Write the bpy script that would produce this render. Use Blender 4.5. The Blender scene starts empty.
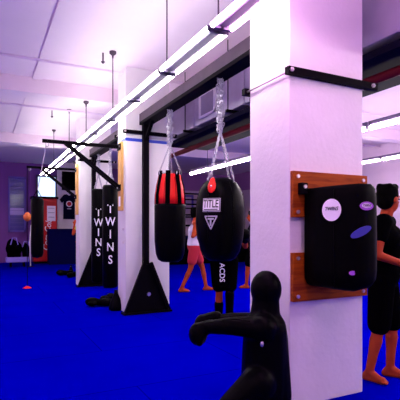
import bpy, bmesh, math, random
from mathutils import Vector, Matrix
random.seed(7)
scene = bpy.context.scene
COL = scene.collection
PI = math.pi
V = Vector
EYE = 1.35
F = V((math.sin(math.radians(26.6)), math.cos(math.radians(26.6)), 0))
R = V((F.y, -F.x, 0))
FP = 440.0

def at_d(px, py, d):
    p = F * d + R * ((px - 200) / FP * d)
    return V((p.x, p.y, EYE + (228 - py) / FP * d))
def at_y(px, py, y):
    q = (px - 200) / FP
    dr = F + R * q
    return at_d(px, py, y / dr.y)
def at_x(px, py, x):
    q = (px - 200) / FP
    dr = F + R * q
    return at_d(px, py, x / dr.x)

# ------------------------------------------------------------ materials
MATS = {}
def mat(name, col, rough=0.6, metal=0.0, spec=0.5, noise=0.0, nscale=8.0, bump=0.0, bscale=60.0, col2=None, emit=None, estr=0.0):
    if name in MATS: return MATS[name]
    m = bpy.data.materials.new(name); m.use_nodes = True
    nt = m.node_tree; b = nt.nodes['Principled BSDF']
    b.inputs['Base Color'].default_value = (*col, 1)
    b.inputs['Roughness'].default_value = rough
    b.inputs['Metallic'].default_value = metal
    b.inputs['Specular IOR Level'].default_value = spec
    tc = nt.nodes.new('ShaderNodeTexCoord')
    if noise > 0 or col2:
        n = nt.nodes.new('ShaderNodeTexNoise'); n.inputs['Scale'].default_value = nscale
        n.inputs['Detail'].default_value = 5
        nt.links.new(tc.outputs['Object'], n.inputs['Vector'])
        r = nt.nodes.new('ShaderNodeValToRGB')
        c2 = col2 or tuple(max(0, c * (1 - noise)) for c in col)
        r.color_ramp.elements[0].position = 0.35; r.color_ramp.elements[0].color = (*c2, 1)
        r.color_ramp.elements[1].position = 0.65; r.color_ramp.elements[1].color = (*col, 1)
        nt.links.new(n.outputs['Fac'], r.inputs['Fac']); nt.links.new(r.outputs['Color'], b.inputs['Base Color'])
    if bump > 0:
        n2 = nt.nodes.new('ShaderNodeTexNoise'); n2.inputs['Scale'].default_value = bscale
        nt.links.new(tc.outputs['Object'], n2.inputs['Vector'])
        bp = nt.nodes.new('ShaderNodeBump'); bp.inputs['Strength'].default_value = bump
        bp.inputs['Distance'].default_value = 0.01
        nt.links.new(n2.outputs['Fac'], bp.inputs['Height']); nt.links.new(bp.outputs['Normal'], b.inputs['Normal'])
    if emit:
        b.inputs['Emission Color'].default_value = (*emit, 1); b.inputs['Emission Strength'].default_value = estr
    MATS[name] = m
    return m

def wood_mat(name, c1, c2, axis=0):
    m = bpy.data.materials.new(name); m.use_nodes = True
    nt = m.node_tree; b = nt.nodes['Principled BSDF']
    tc = nt.nodes.new('ShaderNodeTexCoord'); mp = nt.nodes.new('ShaderNodeMapping')
    s = [14, 14, 14]; s[axis] = 1.6
    mp.inputs['Scale'].default_value = s
    n = nt.nodes.new('ShaderNodeTexNoise'); n.inputs['Scale'].default_value = 1.6; n.inputs['Detail'].default_value = 6
    n.inputs['Distortion'].default_value = 1.2
    r = nt.nodes.new('ShaderNodeValToRGB')
    r.color_ramp.elements[0].position = 0.32; r.color_ramp.elements[0].color = (*c2, 1)
    r.color_ramp.elements[1].position = 0.68; r.color_ramp.elements[1].color = (*c1, 1)
    nt.links.new(tc.outputs['Object'], mp.inputs['Vector']); nt.links.new(mp.outputs['Vector'], n.inputs['Vector'])
    nt.links.new(n.outputs['Fac'], r.inputs['Fac']); nt.links.new(r.outputs['Color'], b.inputs['Base Color'])
    b.inputs['Roughness'].default_value = 0.6; b.inputs['Specular IOR Level'].default_value = 0.12
    return m

def floor_mat():
    m = bpy.data.materials.new('blue_mat'); m.use_nodes = True
    nt = m.node_tree; b = nt.nodes['Principled BSDF']
    tc = nt.nodes.new('ShaderNodeTexCoord')
    br = nt.nodes.new('ShaderNodeTexBrick')
    br.inputs['Scale'].default_value = 1.0; br.inputs['Mortar Size'].default_value = 0.006
    br.inputs['Brick Width'].default_value = 2.4; br.inputs['Row Height'].default_value = 1.2
    br.inputs['Color1'].default_value = (*FLOOR1, 1); br.inputs['Color2'].default_value = (*FLOOR2, 1)
    br.inputs['Mortar'].default_value = (0.0, 0.0, 0.25, 1)
    nt.links.new(tc.outputs['Object'], br.inputs['Vector'])
    n = nt.nodes.new('ShaderNodeTexNoise'); n.inputs['Scale'].default_value = 1.3; n.inputs['Detail'].default_value = 4
    nt.links.new(tc.outputs['Object'], n.inputs['Vector'])
    mx = nt.nodes.new('ShaderNodeMix'); mx.data_type = 'RGBA'; mx.blend_type = 'MULTIPLY'
    mx.inputs['Factor'].default_value = 0.3
    nt.links.new(br.outputs['Color'], mx.inputs['A']); nt.links.new(n.outputs['Color'], mx.inputs['B'])
    nt.links.new(mx.outputs['Result'], b.inputs['Base Color'])
    b.inputs['Roughness'].default_value = 0.75
    b.inputs['Specular IOR Level'].default_value = 0.0
    return m
FLOOR1 = (0.0, 0.0, 0.46); FLOOR2 = (0.0, 0.0, 0.445)

WHITE = mat('white_paint', (0.82, 0.77, 0.80), 0.6, noise=0.05, nscale=3, bump=0.25, bscale=25)
CEILM = mat('ceiling_paint', (0.86, 0.70, 0.82), 0.8, noise=0.05, nscale=1.2)
PINKW = mat('pale_wall_paint', (0.76, 0.58, 0.74), 0.8, noise=0.08, nscale=1.0)
PURP = mat('purple_wall_paint', (0.22, 0.06, 0.36), 0.7, noise=0.15, nscale=1.0)
FLOORM = floor_mat()
BLACKM = mat('black_steel', (0.003, 0.002, 0.004), 0.55, spec=0.03)
BEAMM = mat('brown_steel', (0.055, 0.03, 0.06), 0.6, noise=0.3, nscale=6)
LEATHER = mat('black_leather', (0.0012, 0.001, 0.002), 0.38, spec=0.03, bump=0.15, bscale=40)
VINYL = mat('black_vinyl', (0.001, 0.0008, 0.0015), 0.6, spec=0.03, bump=0.1, bscale=30)
CLOTHB = mat('black_cloth', (0.001, 0.0008, 0.0015), 0.95, spec=0.01)
CLOTHN = mat('navy_cloth', (0.003, 0.003, 0.02), 0.9, spec=0.02)
REDL = mat('red_leather', (0.85, 0.012, 0.012), 0.4, spec=0.2, noise=0.1, nscale=12)
REDM = mat('red_enamel', (0.62, 0.004, 0.006), 0.4, spec=0.3, noise=0.05)
REDC = mat('red_cloth', (0.45, 0.01, 0.03), 0.9)
WHITEC = mat('white_cloth', (0.65, 0.55, 0.72), 0.9, bump=0.3, bscale=20)
GREENC = mat('yellow_green_cloth', (0.55, 0.6, 0.08), 0.9)
SKIN = mat('skin', (0.42, 0.055, 0.015), 0.55, spec=0.12, noise=0.1, nscale=10)
HAIR = mat('black_hair', (0.001, 0.0008, 0.001), 0.8, spec=0.03, bump=0.5, bscale=80)
STEEL = mat('galvanised_steel', (0.40, 0.37, 0.46), 0.3, metal=0.9)
CHROME = mat('bolt_steel', (0.75, 0.65, 0.7), 0.3, metal=0.8)
DUCTM = mat('duct_steel', (0.42, 0.36, 0.52), 0.55, metal=0.25, noise=0.15, nscale=2)
HOUSM = mat('fixture_enamel', (0.07, 0.045, 0.11), 0.6)
PRINTW = mat('white_print', (0.92, 0.88, 0.94), 0.6)
PRINTG = mat('silver_print', (0.42, 0.40, 0.50), 0.5)
PRINTK = mat('black_print', (0.004, 0.004, 0.004), 0.6)
BLUEP = mat('blue_print', (0.02, 0.015, 0.30), 0.5)
PURPP = mat('purple_print', (0.40, 0.10, 0.60), 0.5)
BLUET = mat('blue_tape', (0.02, 0.05, 0.55), 0.5)
WOOD = wood_mat('varnished_wood', (0.42, 0.085, 0.004), (0.20, 0.028, 0.002), 0)
PINE = wood_mat('pine_wood', (0.80, 0.48, 0.18), (0.62, 0.33, 0.10), 2)
BLINDM = mat('blue_glass', (0.05, 0.03, 0.35), 0.15, spec=0.6)
SLATM = mat('blind_slat', (0.14, 0.09, 0.50), 0.6)
MATTEN = mat('navy_vinyl', (0.002, 0.002, 0.05), 0.7, spec=0.03)
ORANGE = mat('orange_leather', (0.75, 0.16, 0.02), 0.5)
ROPEM = mat('pale_cord', (0.45, 0.38, 0.5), 0.8)
LAV = mat('lavender_vinyl', (0.30, 0.22, 0.75), 0.6)
PIPEM = mat('pink_pipe_paint', (0.78, 0.62, 0.80), 0.6)
LITW = mat('daylit_glass', (0.5, 0.65, 0.9), 0.3, emit=(0.50, 0.68, 1.0), estr=0.7)
TUBE = mat('lit_tube', (1, 1, 1), 0.5, emit=(1.0, 0.97, 0.90), estr=12.0)
TUBE_TINT = mat('tint_tube_pink', (1, 1, 1), 0.5, emit=(1.0, 0.52, 0.86), estr=15.0)
TUBE_FILL = mat('fill_tube_warm_pink', (1, 1, 1), 0.5, emit=(1.0, 0.72, 0.86), estr=13.0)
TUBER = mat('lit_tube_dim', (1, 1, 1), 0.5, emit=(1.0, 0.84, 0.88), estr=26.0)

# ------------------------------------------------------------ helpers
def obj(name, bm, m, parent=None, smooth=False, mods=None):
    me = bpy.data.meshes.new(name)
    bmesh.ops.recalc_face_normals(bm, faces=bm.faces[:])
    if smooth:
        for f in bm.faces: f.smooth = True
    bm.to_mesh(me); bm.free()
    me.materials.append(m)
    o = bpy.data.objects.new(name, me); COL.objects.link(o)
    if parent:
        o.parent = parent
        o.matrix_parent_inverse = Matrix.Translation(-parent.location) if True else None
        # convert to plain local coordinates relative to the parent
        me.transform(Matrix.Translation(-parent_world(parent)))
        o.matrix_parent_inverse = Matrix.Identity(4)
    return o
def parent_world(p):
    w = V((0, 0, 0))
    while p:
        w += p.location; p = p.parent
    return w
def tag(o, label, cat, group=None, kind=None):
    if label: o['label'] = label
    if cat: o['category'] = cat
    if group: o['group'] = group
    if kind: o['kind'] = kind
    return o
def thing(name, loc, label, cat, group=None):
    o = bpy.data.objects.new(name, None); COL.objects.link(o)
    o.location = loc; o.empty_display_size = 0.1
    return tag(o, label, cat, group)
def struct(name, bm, m):
    o = obj(name, bm, m); o['kind'] = 'structure'; return o
def BM(): return bmesh.new()
def box(bm, x0, x1, y0, y1, z0, z1, bev=0.0):
    t = BM()
    vs = [t.verts.new((x, y, z)) for x in (x0, x1) for y in (y0, y1) for z in (z0, z1)]
    for q in ((0, 1, 3, 2), (4, 6, 7, 5), (0, 4, 5, 1), (2, 3, 7, 6), (0, 2, 6, 4), (1, 5, 7, 3)):
        t.faces.new([vs[i] for i in q])
    if bev > 0:
        bmesh.ops.bevel(t, geom=t.edges[:], offset=bev, segments=2, profile=0.5, affect='EDGES')
    merge(bm, t)
def merge(bm, t):
    me = bpy.data.meshes.new('tmp'); t.to_mesh(me); t.free(); bm.from_mesh(me); bpy.data.meshes.remove(me)
def frame_of(d):
    d = d.normalized()
    a = V((0, 0, 1)) if abs(d.z) < 0.95 else V((0, 1, 0))
    u = d.cross(a).normalized(); v = u.cross(d).normalized()
    return u, v, d
def bar(bm, a, b, w, h):
    a, b = V(a), V(b); u, v, d = frame_of(b - a)
    vs = []
    for p in (a, b):
        for (s, t) in ((-1, -1), (1, -1), (1, 1), (-1, 1)):
            vs.append(bm.verts.new(p + u * (s * w / 2) + v * (t * h / 2)))
    bm.faces.new(vs[:4]); bm.faces.new(vs[4:][::-1])
    for i in range(4):
        j = (i + 1) % 4; bm.faces.new((vs[i], vs[j], vs[4 + j], vs[4 + i]))
def tube(bm, pts, r, n=8):
    pts = [V(p) for p in pts]; rings = []
    rs = r if isinstance(r, (list, tuple)) else [r] * len(pts)
    for i, p in enumerate(pts):
        d = (pts[min(i + 1, len(pts) - 1)] - pts[max(i - 1, 0)])
        u, v, _ = frame_of(d)
        rings.append([bm.verts.new(p + (u * math.cos(2 * PI * k / n) + v * math.sin(2 * PI * k / n)) * rs[i]) for k in range(n)])
    for i in range(len(rings) - 1):
        for k in range(n):
            bm.faces.new((rings[i][k], rings[i][(k + 1) % n], rings[i + 1][(k + 1) % n], rings[i + 1][k]))
    bm.faces.new(rings[0][::-1]); bm.faces.new(rings[-1])
def lathe(bm, c, prof, n=32):
    """prof: (z, r) pairs from the top downwards; c gives x, y"""
    rings = []
    for z, r in prof:
        if r < 1e-4: rings.append([bm.verts.new((c[0], c[1], z))])
        else: rings.append([bm.verts.new((c[0] + r * math.cos(2 * PI * k / n), c[1] + r * math.sin(2 * PI * k / n), z)) for k in range(n)])
    for a, b in zip(rings, rings[1:]):
        for k in range(n):
            j = (k + 1) % n
            if len(a) == 1 and len(b) == 1: continue
            if len(a) == 1: bm.faces.new((a[0], b[j], b[k]))
            elif len(b) == 1: bm.faces.new((a[k], a[j], b[0]))
            else: bm.faces.new((a[k], a[j], b[j], b[k]))
    if len(rings[0]) > 1: bm.faces.new(rings[0])
    if len(rings[-1]) > 1: bm.faces.new(rings[-1][::-1])
def ell(bm, c, r, rot=None, seg=16):
    t = BM(); bmesh.ops.create_uvsphere(t, u_segments=seg, v_segments=max(8, seg // 2 + 2), radius=1)
    M = Matrix.Translation(V(c)) @ (rot or Matrix.Identity(4)) @ Matrix.Diagonal((r[0], r[1], r[2], 1))
    bmesh.ops.transform(t, matrix=M, verts=t.verts[:]); merge(bm, t)
def cap(bm, a, b, r1, r2, n=14):
    """closed tapered capsule"""
    a, b = V(a), V(b); u, v, d = frame_of(b - a)
    rings = []
    for i in range(1, 5):
        t = -PI / 2 + i * PI / 8; rings.append((a + d * (r1 * math.sin(t)), r1 * math.cos(t)))
    for i in range(0, 4):
        t = i * PI / 8; rings.append((b + d * (r2 * math.sin(t)), r2 * math.cos(t)))
    vs = [[bm.verts.new(p + (u * math.cos(2 * PI * k / n) + v * math.sin(2 * PI * k / n)) * r) for k in range(n)] for p, r in rings]
    s = bm.verts.new(a - d * r1); e = bm.verts.new(b + d * r2)
    for i in range(len(vs) - 1):
        for k in range(n): bm.faces.new((vs[i][k], vs[i][(k + 1) % n], vs[i + 1][(k + 1) % n], vs[i + 1][k]))
    for k in range(n):
        bm.faces.new((s, vs[0][(k + 1) % n], vs[0][k])); bm.faces.new((e, vs[-1][k], vs[-1][(k + 1) % n]))
def blend(o, vox=0.012, it=4):
    """melt overlapping closed shapes into one continuous skin"""
    m = o.modifiers.new('remesh', 'REMESH'); m.mode = 'VOXEL'; m.voxel_size = vox; m.use_smooth_shade = True
    s = o.modifiers.new('smooth', 'SMOOTH'); s.factor = 0.5; s.iterations = it
    return o
def rotz(a): return Matrix.Rotation(a, 4, 'Z')

def text_bm(s, size, ext=0.002, sx=1.0, line=None, shear=0.0):
    cu = bpy.data.curves.new('t', 'FONT'); cu.body = s; cu.size = size; cu.extrude = ext
    cu.align_x = 'CENTER'; cu.align_y = 'CENTER'; cu.resolution_u = 3; cu.shear = shear; cu.offset = size * 0.012
    if line: cu.space_line = line
    o = bpy.data.objects.new('t', cu); COL.objects.link(o)
    dg = bpy.context.evaluated_depsgraph_get(); dg.update()
    me = bpy.data.meshes.new_from_object(o.evaluated_get(dg))
    bm = BM(); bm.from_mesh(me)
    for v in bm.verts: v.co.x *= sx
    bpy.data.objects.remove(o); bpy.data.curves.remove(cu); bpy.data.meshes.remove(me)
    return bm
def place(bm, c, n, up=V((0, 0, 1)), roll=0.0):
    n = V(n).normalized(); u = up.cross(n).normalized(); w = n.cross(u)
    M = Matrix((u, w, n)).transposed().to_4x4(); M = Matrix.Translation(V(c)) @ M @ rotz(roll)
    bmesh.ops.transform(bm, matrix=M, verts=bm.verts[:]); return bm
def wrap(bm, c, z0, th0, rfun, lift=0.002):
    for v in bm.verts:
        z = z0 + v.co.y; r = rfun(z); th = th0 + v.co.x / max(r, .05)
        rr = r + lift + v.co.z
        v.co = V((c[0] + rr * math.cos(th), c[1] + rr * math.sin(th), z))
    return bm
def grid(w, h, nx=10, ny=6, ellipse=False):
    bm = BM()
    if ellipse:
        ct = bm.verts.new((0, 0, 0)); rings = []
        for i in range(1, 5):
            rings.append([bm.verts.new((w / 2 * i / 4 * math.cos(2 * PI * k / 28), h / 2 * i / 4 * math.sin(2 * PI * k / 28), 0)) for k in range(28)])
        for k in range(28):
            j = (k + 1) % 28; bm.faces.new((ct, rings[0][k], rings[0][j]))
            for i in range(3): bm.faces.new((rings[i][k], rings[i + 1][k], rings[i + 1][j], rings[i][j]))
        return bm
    vs = [[bm.verts.new((w * (i / nx - .5), h * (j / ny - .5), 0)) for i in range(nx + 1)] for j in range(ny + 1)]
    for j in range(ny):
        for i in range(nx): bm.faces.new((vs[j][i], vs[j][i + 1], vs[j + 1][i + 1], vs[j + 1][i]))
    return bm
def poly(pts, ext=0.004):
    bm = BM(); a = [bm.verts.new((x, y, 0)) for x, y in pts]; b = [bm.verts.new((x, y, ext)) for x, y in pts]
    bm.faces.new(a[::-1]); bm.faces.new(b)
    for i in range(len(pts)):
        j = (i + 1) % len(pts); bm.faces.new((a[i], a[j], b[j], b[i]))
    return bm
def rfun_of(prof):
    p = sorted(prof)
    def f(z):
        if z <= p[0][0]: return p[0][1]
        for (z0, r0), (z1, r1) in zip(p, p[1:]):
            if z0 <= z <= z1: return r0 + (r1 - r0) * (z - z0) / max(1e-6, z1 - z0)
        return p[-1][1]
    return f
def link(bm, c, d, up, L, W, r):
    """one oval chain link centred on c, long axis d, plane normal up"""
    d = V(d).normalized(); u, v, _ = frame_of(d)
    s = (u * math.cos(up) + v * math.sin(up)).normalized(); n = d.cross(s)
    N = 10; rings = []
    for k in range(N):
        a = 2 * PI * k / N; p = V(c) + d * (L / 2 * math.cos(a)) + s * (W / 2 * math.sin(a))
        o = (d * math.cos(a) + s * math.sin(a)).normalized()
        rings.append([bm.verts.new(p + (o * math.cos(2 * PI * j / 5) + n * math.sin(2 * PI * j / 5)) * r) for j in range(5)])
    for k in range(N):
        for j in range(5):
            bm.faces.new((rings[k][j], rings[k][(j + 1) % 5], rings[(k + 1) % N][(j + 1) % 5], rings[(k + 1) % N][j]))
def chain(bm, a, b, L=0.04, W=0.022, r=0.0038):
    a, b = V(a), V(b); n = max(2, int((b - a).length / (L * .72)))
    for i in range(n): link(bm, a.lerp(b, (i + .5) / n), b - a, (i % 2) * PI / 2 + .4, L, W, r)
def bundle(bm, x, y, z0, z1, R0=0.02, n=3, L=0.045):
    """several lengths of chain wound round one another"""
    for s in range(n):
        N = int((z1 - z0) / (L * .55))
        for i in range(N):
            t = i / N; z = z1 + (z0 - z1) * t; a = 2 * PI * s / n + t * 9
            rr = R0 * (0.8 + .5 * math.sin(i * 1.7 + s))
            p = V((x + rr * math.cos(a), y + rr * math.sin(a), z))
            link(bm, p, V((-math.sin(a) * .5, math.cos(a) * .5, -1)), i * 1.3, L, L * .6, 0.005)

# ------------------------------------------------------------ camera
cam = bpy.data.cameras.new('camera'); co = bpy.data.objects.new('camera', cam); COL.objects.link(co)
co.location = (0, 0, EYE); co.rotation_euler = (PI / 2, 0, -math.radians(26.6))
cam.sensor_fit = 'HORIZONTAL'; cam.sensor_width = 36; cam.lens = 36 * FP / 400; cam.shift_y = 28 / 400; cam.clip_start = 0.05
scene.camera = co

# ------------------------------------------------------------ room shell
CZ = 3.92
X0, X1, Y0, Y1 = -4.5, 11.0, -3.5, 18.7
b = BM(); box(b, X0, X1, Y0, Y1, -0.1, 0); struct('floor', b, FLOORM)
b = BM(); box(b, X0 - .1, X1 + .1, Y0 - .1, Y1 + .1, CZ, CZ + .1); struct('ceiling', b, CEILM)
b = BM(); box(b, X0 - .1, X0, Y0, Y1, 0, CZ); struct('wall_left', b, PINKW)
b = BM(); box(b, X1, X1 + .1, Y0, Y1, 0, CZ); struct('wall_right', b, PINKW)
b = BM(); box(b, X0 - .1, X1 + .1, Y0 - .1, Y0, 0, CZ); struct('wall_rear', b, PINKW)
def xof(px, y): return at_y(px, 228, y).x
xs = xof(60, 18.4)
b = BM(); box(b, X0, xs, Y1, Y1 + .1, 0, CZ); struct('wall_far', b, PURP)
b = BM(); box(b, xs, X1, Y1, Y1 + .1, 0, CZ); struct('wall_far_right', b, PINKW)
# white partition the shirt hangs on
XP0, YP = xof(57.5, 17.9), 17.9
b = BM(); box(b, XP0, 4.9, YP, YP + .12, 0, CZ); struct('wall_partition', b, WHITE)
# ceiling beams, pipe and long shallow band
b = BM(); box(b, X0, X1, 8.0, 8.35, 3.66, CZ); struct('trim_1', b, CEILM)
b = BM(); box(b, X0, X1, 12.9, 13.25, 3.66, CZ); struct('trim_2', b, CEILM)
b = BM(); box(b, .80, .96, Y0, 8.0, 3.895, CZ); box(b, .80, .96, 8.35, 12.9, 3.895, CZ); struct('trim_3', b, CEILM)
b = BM(); tube(b, [(X0, 6.9, 3.84), (X1, 6.9, 3.84)], 0.022); tag(obj('ceiling_pipe', b, PIPEM, smooth=True), 'thin pale pipe running across the ceiling nearest the camera', 'pipe', 'pipes under the ceiling')
b = BM(); tube(b, [(X0, 9.6, 3.84), (X1, 9.6, 3.84)], 0.022); tag(obj('ceiling_pipe', b, PIPEM, smooth=True), 'thin pale pipe running across the ceiling beyond the first cross beam', 'pipe', 'pipes under the ceiling')
for (px, py) in ((103, 61), (52, 116)):
    p = at_d(px, py, 440 * 2.45 / (228 - py))
    b = BM(); lathe(b, p, [(3.84, .012), (3.80, .012), (3.79, .03), (3.785, .03), (3.76, .008)], 12)
    box(b, p.x - .01, p.x + .01, p.y - .01, p.y + .01, 3.83, CZ)
    tag(obj('sprinkler', b, BEAMM), 'small sprinkler head under the ceiling %s' % ('left of the long lamp rod' if px == 103 else 'far off above the cross beam'), 'sprinkler', 'ceiling sprinklers')

# windows in the far purple wall
def window(n, px0, px1, py0, py1, glass, slats):
    y = Y1
    p0, p1 = at_y(px0, py1, y), at_y(px1, py0, y)
    f = BM()
    for (a, c, d, e) in ((p0.x, p1.x, p1.z - .07, p1.z), (p0.x, p1.x, p0.z, p0.z + .07), (p0.x, p0.x + .07, p0.z, p1.z), (p1.x - .07, p1.x, p0.z, p1.z)):
        box(f, a, c, y - .06, y, d, e)
    fo = obj('window_%d' % n, f, SLATM if slats else HOUSM); fo['kind'] = 'structure'
    g = BM(); box(g, p0.x + .05, p1.x - .05, y - .02, y - .005, p0.z + .05, p1.z - .05); obj('pane', g, glass, fo)
    if slats:
        s = BM(); z = p0.z + .2
        while z < p1.z - .1:
            bar(s, (p0.x + .08, y - .04, z), (p1.x - .08, y - .04, z), .03, .012); z += .16
        obj('blind', s, SLATM, fo)
window(1, 8, 26, 177, 232, BLINDM, True)
window(2, 36, 57, 176, 200, LITW, False)
b = BM(); p = at_y(32, 260, Y1); box(b, p.x - .1, p.x + .05, Y1 - .08, Y1, 0, CZ); struct('trim_4', b, PURP)

# ------------------------------------------------------------ columns
CX0, CX1 = 2.07, 2.82
cols = [(2.64, 3.18, 'nearest square white column, carrying the two wooden boards and black pad'),
        (6.77, 7.20, 'middle square white column with a band of blue tape'),
        (10.4, 10.8, 'farthest square white column, behind the two lettered long bags')]
colobj = []
for (ya, yb, lab) in cols:
    t = thing('column', ((CX0 + CX1) / 2, (ya + yb) / 2, 0), lab, 'column', 'square white columns in a row')
    b = BM(); box(b, CX0, CX1, ya, yb, 0, CZ, 0.008)
    obj('shaft', b, WHITE, t); colobj.append(t)
# blue tape band on middle column
b = BM(); zt = 2.735
box(b, CX0 - .004, CX1 + .004, 6.766, 7.204, zt, zt + .05)
bmesh.ops.delete(b, geom=[f for f in b.faces if abs(f.normal.z) > .5 or False], context='FACES_ONLY')
o = obj('tape_band', b, BLUET, colobj[1]); o['label'] = 'blue tape band'

def clamp(ya, yb, z, lab):
    t = thing('column_clamp', ((CX0 + CX1) / 2, ya, z), lab, 'clamp', 'black steel clamps round the columns')
    b = BM(); box(b, CX0 - .045, CX1 + .12, ya - .05, ya - .002, z - .027, z + .027); obj('front_bar', b, BLACKM, t)
    b = BM(); box(b, CX0 - .05, CX1 + .12, yb + .002, yb + .05, z - .027, z + .027); obj('rear_bar', b, BLACKM, t)
    for x in (CX0 - .022, CX1 + .06):
        b = BM(); tube(b, [(x, ya - .07, z), (x, yb + .07, z)], .008); r = obj('threaded_rod', b, CHROME, t, True)
        for y in (ya - .058, yb + .058):
            n = BM(); tube(n, [(x, y - .007, z), (x, y + .007, z)], .017, 6); obj('nut', n, CHROME, r)
clamp(2.64, 3.18, 2.515, 'black steel clamp bars bolted round the nearest white column')
clamp(6.77, 7.20, 2.88, 'black steel clamp bars bolted round the middle white column above blue tape')
clamp(10.4, 10.8, 2.93, 'black steel clamp bars bolted round the farthest white column')

# ------------------------------------------------------------ hanging racks: beam + post + A foot
BX = 2.385
def rack(y0, y1, lab):
    t = thing('bag_rack', (BX, y1, 0), lab, 'bag rack', 'steel bag racks between the columns')
    b = BM(); box(b, BX - .09, BX + .09, y0, y1, 3.05, 3.07); box(b, BX - .09, BX + .09, y0, y1, 3.16, 3.18)
    box(b, BX - .09, BX - .075, y0, y1, 3.07, 3.16); box(b, BX + .075, BX + .09, y0, y1, 3.07, 3.16)
    obj('beam', b, BEAMM, t)
    b = BM(); box(b, BX - .09, BX + .09, y0, y1, 3.005, 3.05); o = obj('bottom_flange', b, BLACKM, t)
    b = BM(); box(b, BX - .045, BX + .045, y1 - .09, y1, 0.02, 3.04); obj('post', b, BLACKM, t)
    b = BM(); bar(b, (BX, y1 - .05, 2.75), (BX, y1 - .38, 3.03), .05, .04); obj('corner_brace', b, BLACKM, t)
    # A shaped foot plate
    b = BM()
    pts = [(-.36, 0.0), (.36, 0.0), (.06, .75), (-.06, .75)]
    p = poly(pts, .02); place(p, (BX, y1 - .12, .02), (0, -1, 0)); merge(b, p)
    obj('foot_plate', b, BLACKM, t)
    for s in (-1, 1):
        b = BM(); bar(b, (BX + s * .36, y1 - .15, .03), (BX + s * .05, y1 - .15, .80), .06, .05); obj('foot_brace', b, BLACKM, t)
    b = BM(); box(b, BX - .40, BX + .40, y1 - .2, y1 - .02, 0, .03); obj('base_plate', b, BLACKM, t)
    b = BM(); tube(b, [(BX + .02, y1 - .14, .30), (BX + .02, y1 - .155, .30)], .03, 10); obj('bolt', b, CHROME, t)
rack(3.19, 6.76, 'black steel bag rack from nearest to middle column with triangular foot plate')
rack(7.21, 10.36, 'black steel bag rack from middle to farthest column holding long lettered bags')

# ------------------------------------------------------------ heavy bags
def theta_cam(x, y): return math.atan2(-y, -x)

# red topped bag
def red_bag():
    x, y = BX, 5.70
    zt, zb = 2.10, 0.87
    t = thing('punching_bag', (x, y, zb), 'hanging black punching bag with a bright red top band and straps', 'punching bag', 'heavy bags hanging from the near rack')
    prof = [(zt, .0), (zt, .13), (zt - .015, .158), (zt - .08, .172), (zt - .16, .193), (zt - .30, .212), (zt - .42, .216)]
    b = BM(); lathe(b, (x, y), [p for p in prof]); obj('red_band', b, REDL, t, True)['label'] = 'red leather top band'
    zs = zt - .42
    pr2 = [(zs, .0), (zs, .216), (zs - .03, .219), (zb + .3, .217), (zb + .12, .20), (zb + .04, .17), (zb + .01, .12), (zb, .0)]
    b = BM(); lathe(b, (x, y), pr2); obj('shell', b, LEATHER, t, True)
    rf = rfun_of([p for p in prof[2:]] + [(zs - .1, .217)])
    th = theta_cam(x, y)
    top = V((x, y, 2.52))
    for k in range(8):
        a = th + math.radians(-9 + 45 * k)
        g = grid(.064, .46, 4, 14); wrap(g, (x, y), zt - .19, a, rf, .004)
        st = obj('strap', g, CLOTHB, t)
        st.modifiers.new('solid', 'SOLIDIFY').thickness = .006
        d = V((math.cos(a), math.sin(a), 0)); p = V((x, y, zt + .01)) + d * .15
        r = BM(); link(r, p, V((0, 0, 1)), a, .06, .05, .006); obj('ring', r, STEEL, st)
        if k % 2 == 0: c = BM(); chain(c, p + V((0, 0, .03)), top); obj('chain', c, STEEL, t)
    b = BM(); bundle(b, x, y, 2.50, 3.02, .031, 4); obj('swivel_chain', b, STEEL, t)
    # rear panel seams
    b = BM()
    for k in range(8):
        a = th + PI / 8 + k * PI / 4
        tube(b, [(x + rf(z) * math.cos(a) * 1.002, y + rf(z) * math.sin(a) * 1.002, z) for z in (zt - .05, zt - .16, zt - .3, zt - .41)], .003, 5)
    obj('seam', b, CLOTHB, t)
red_bag()

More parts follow.
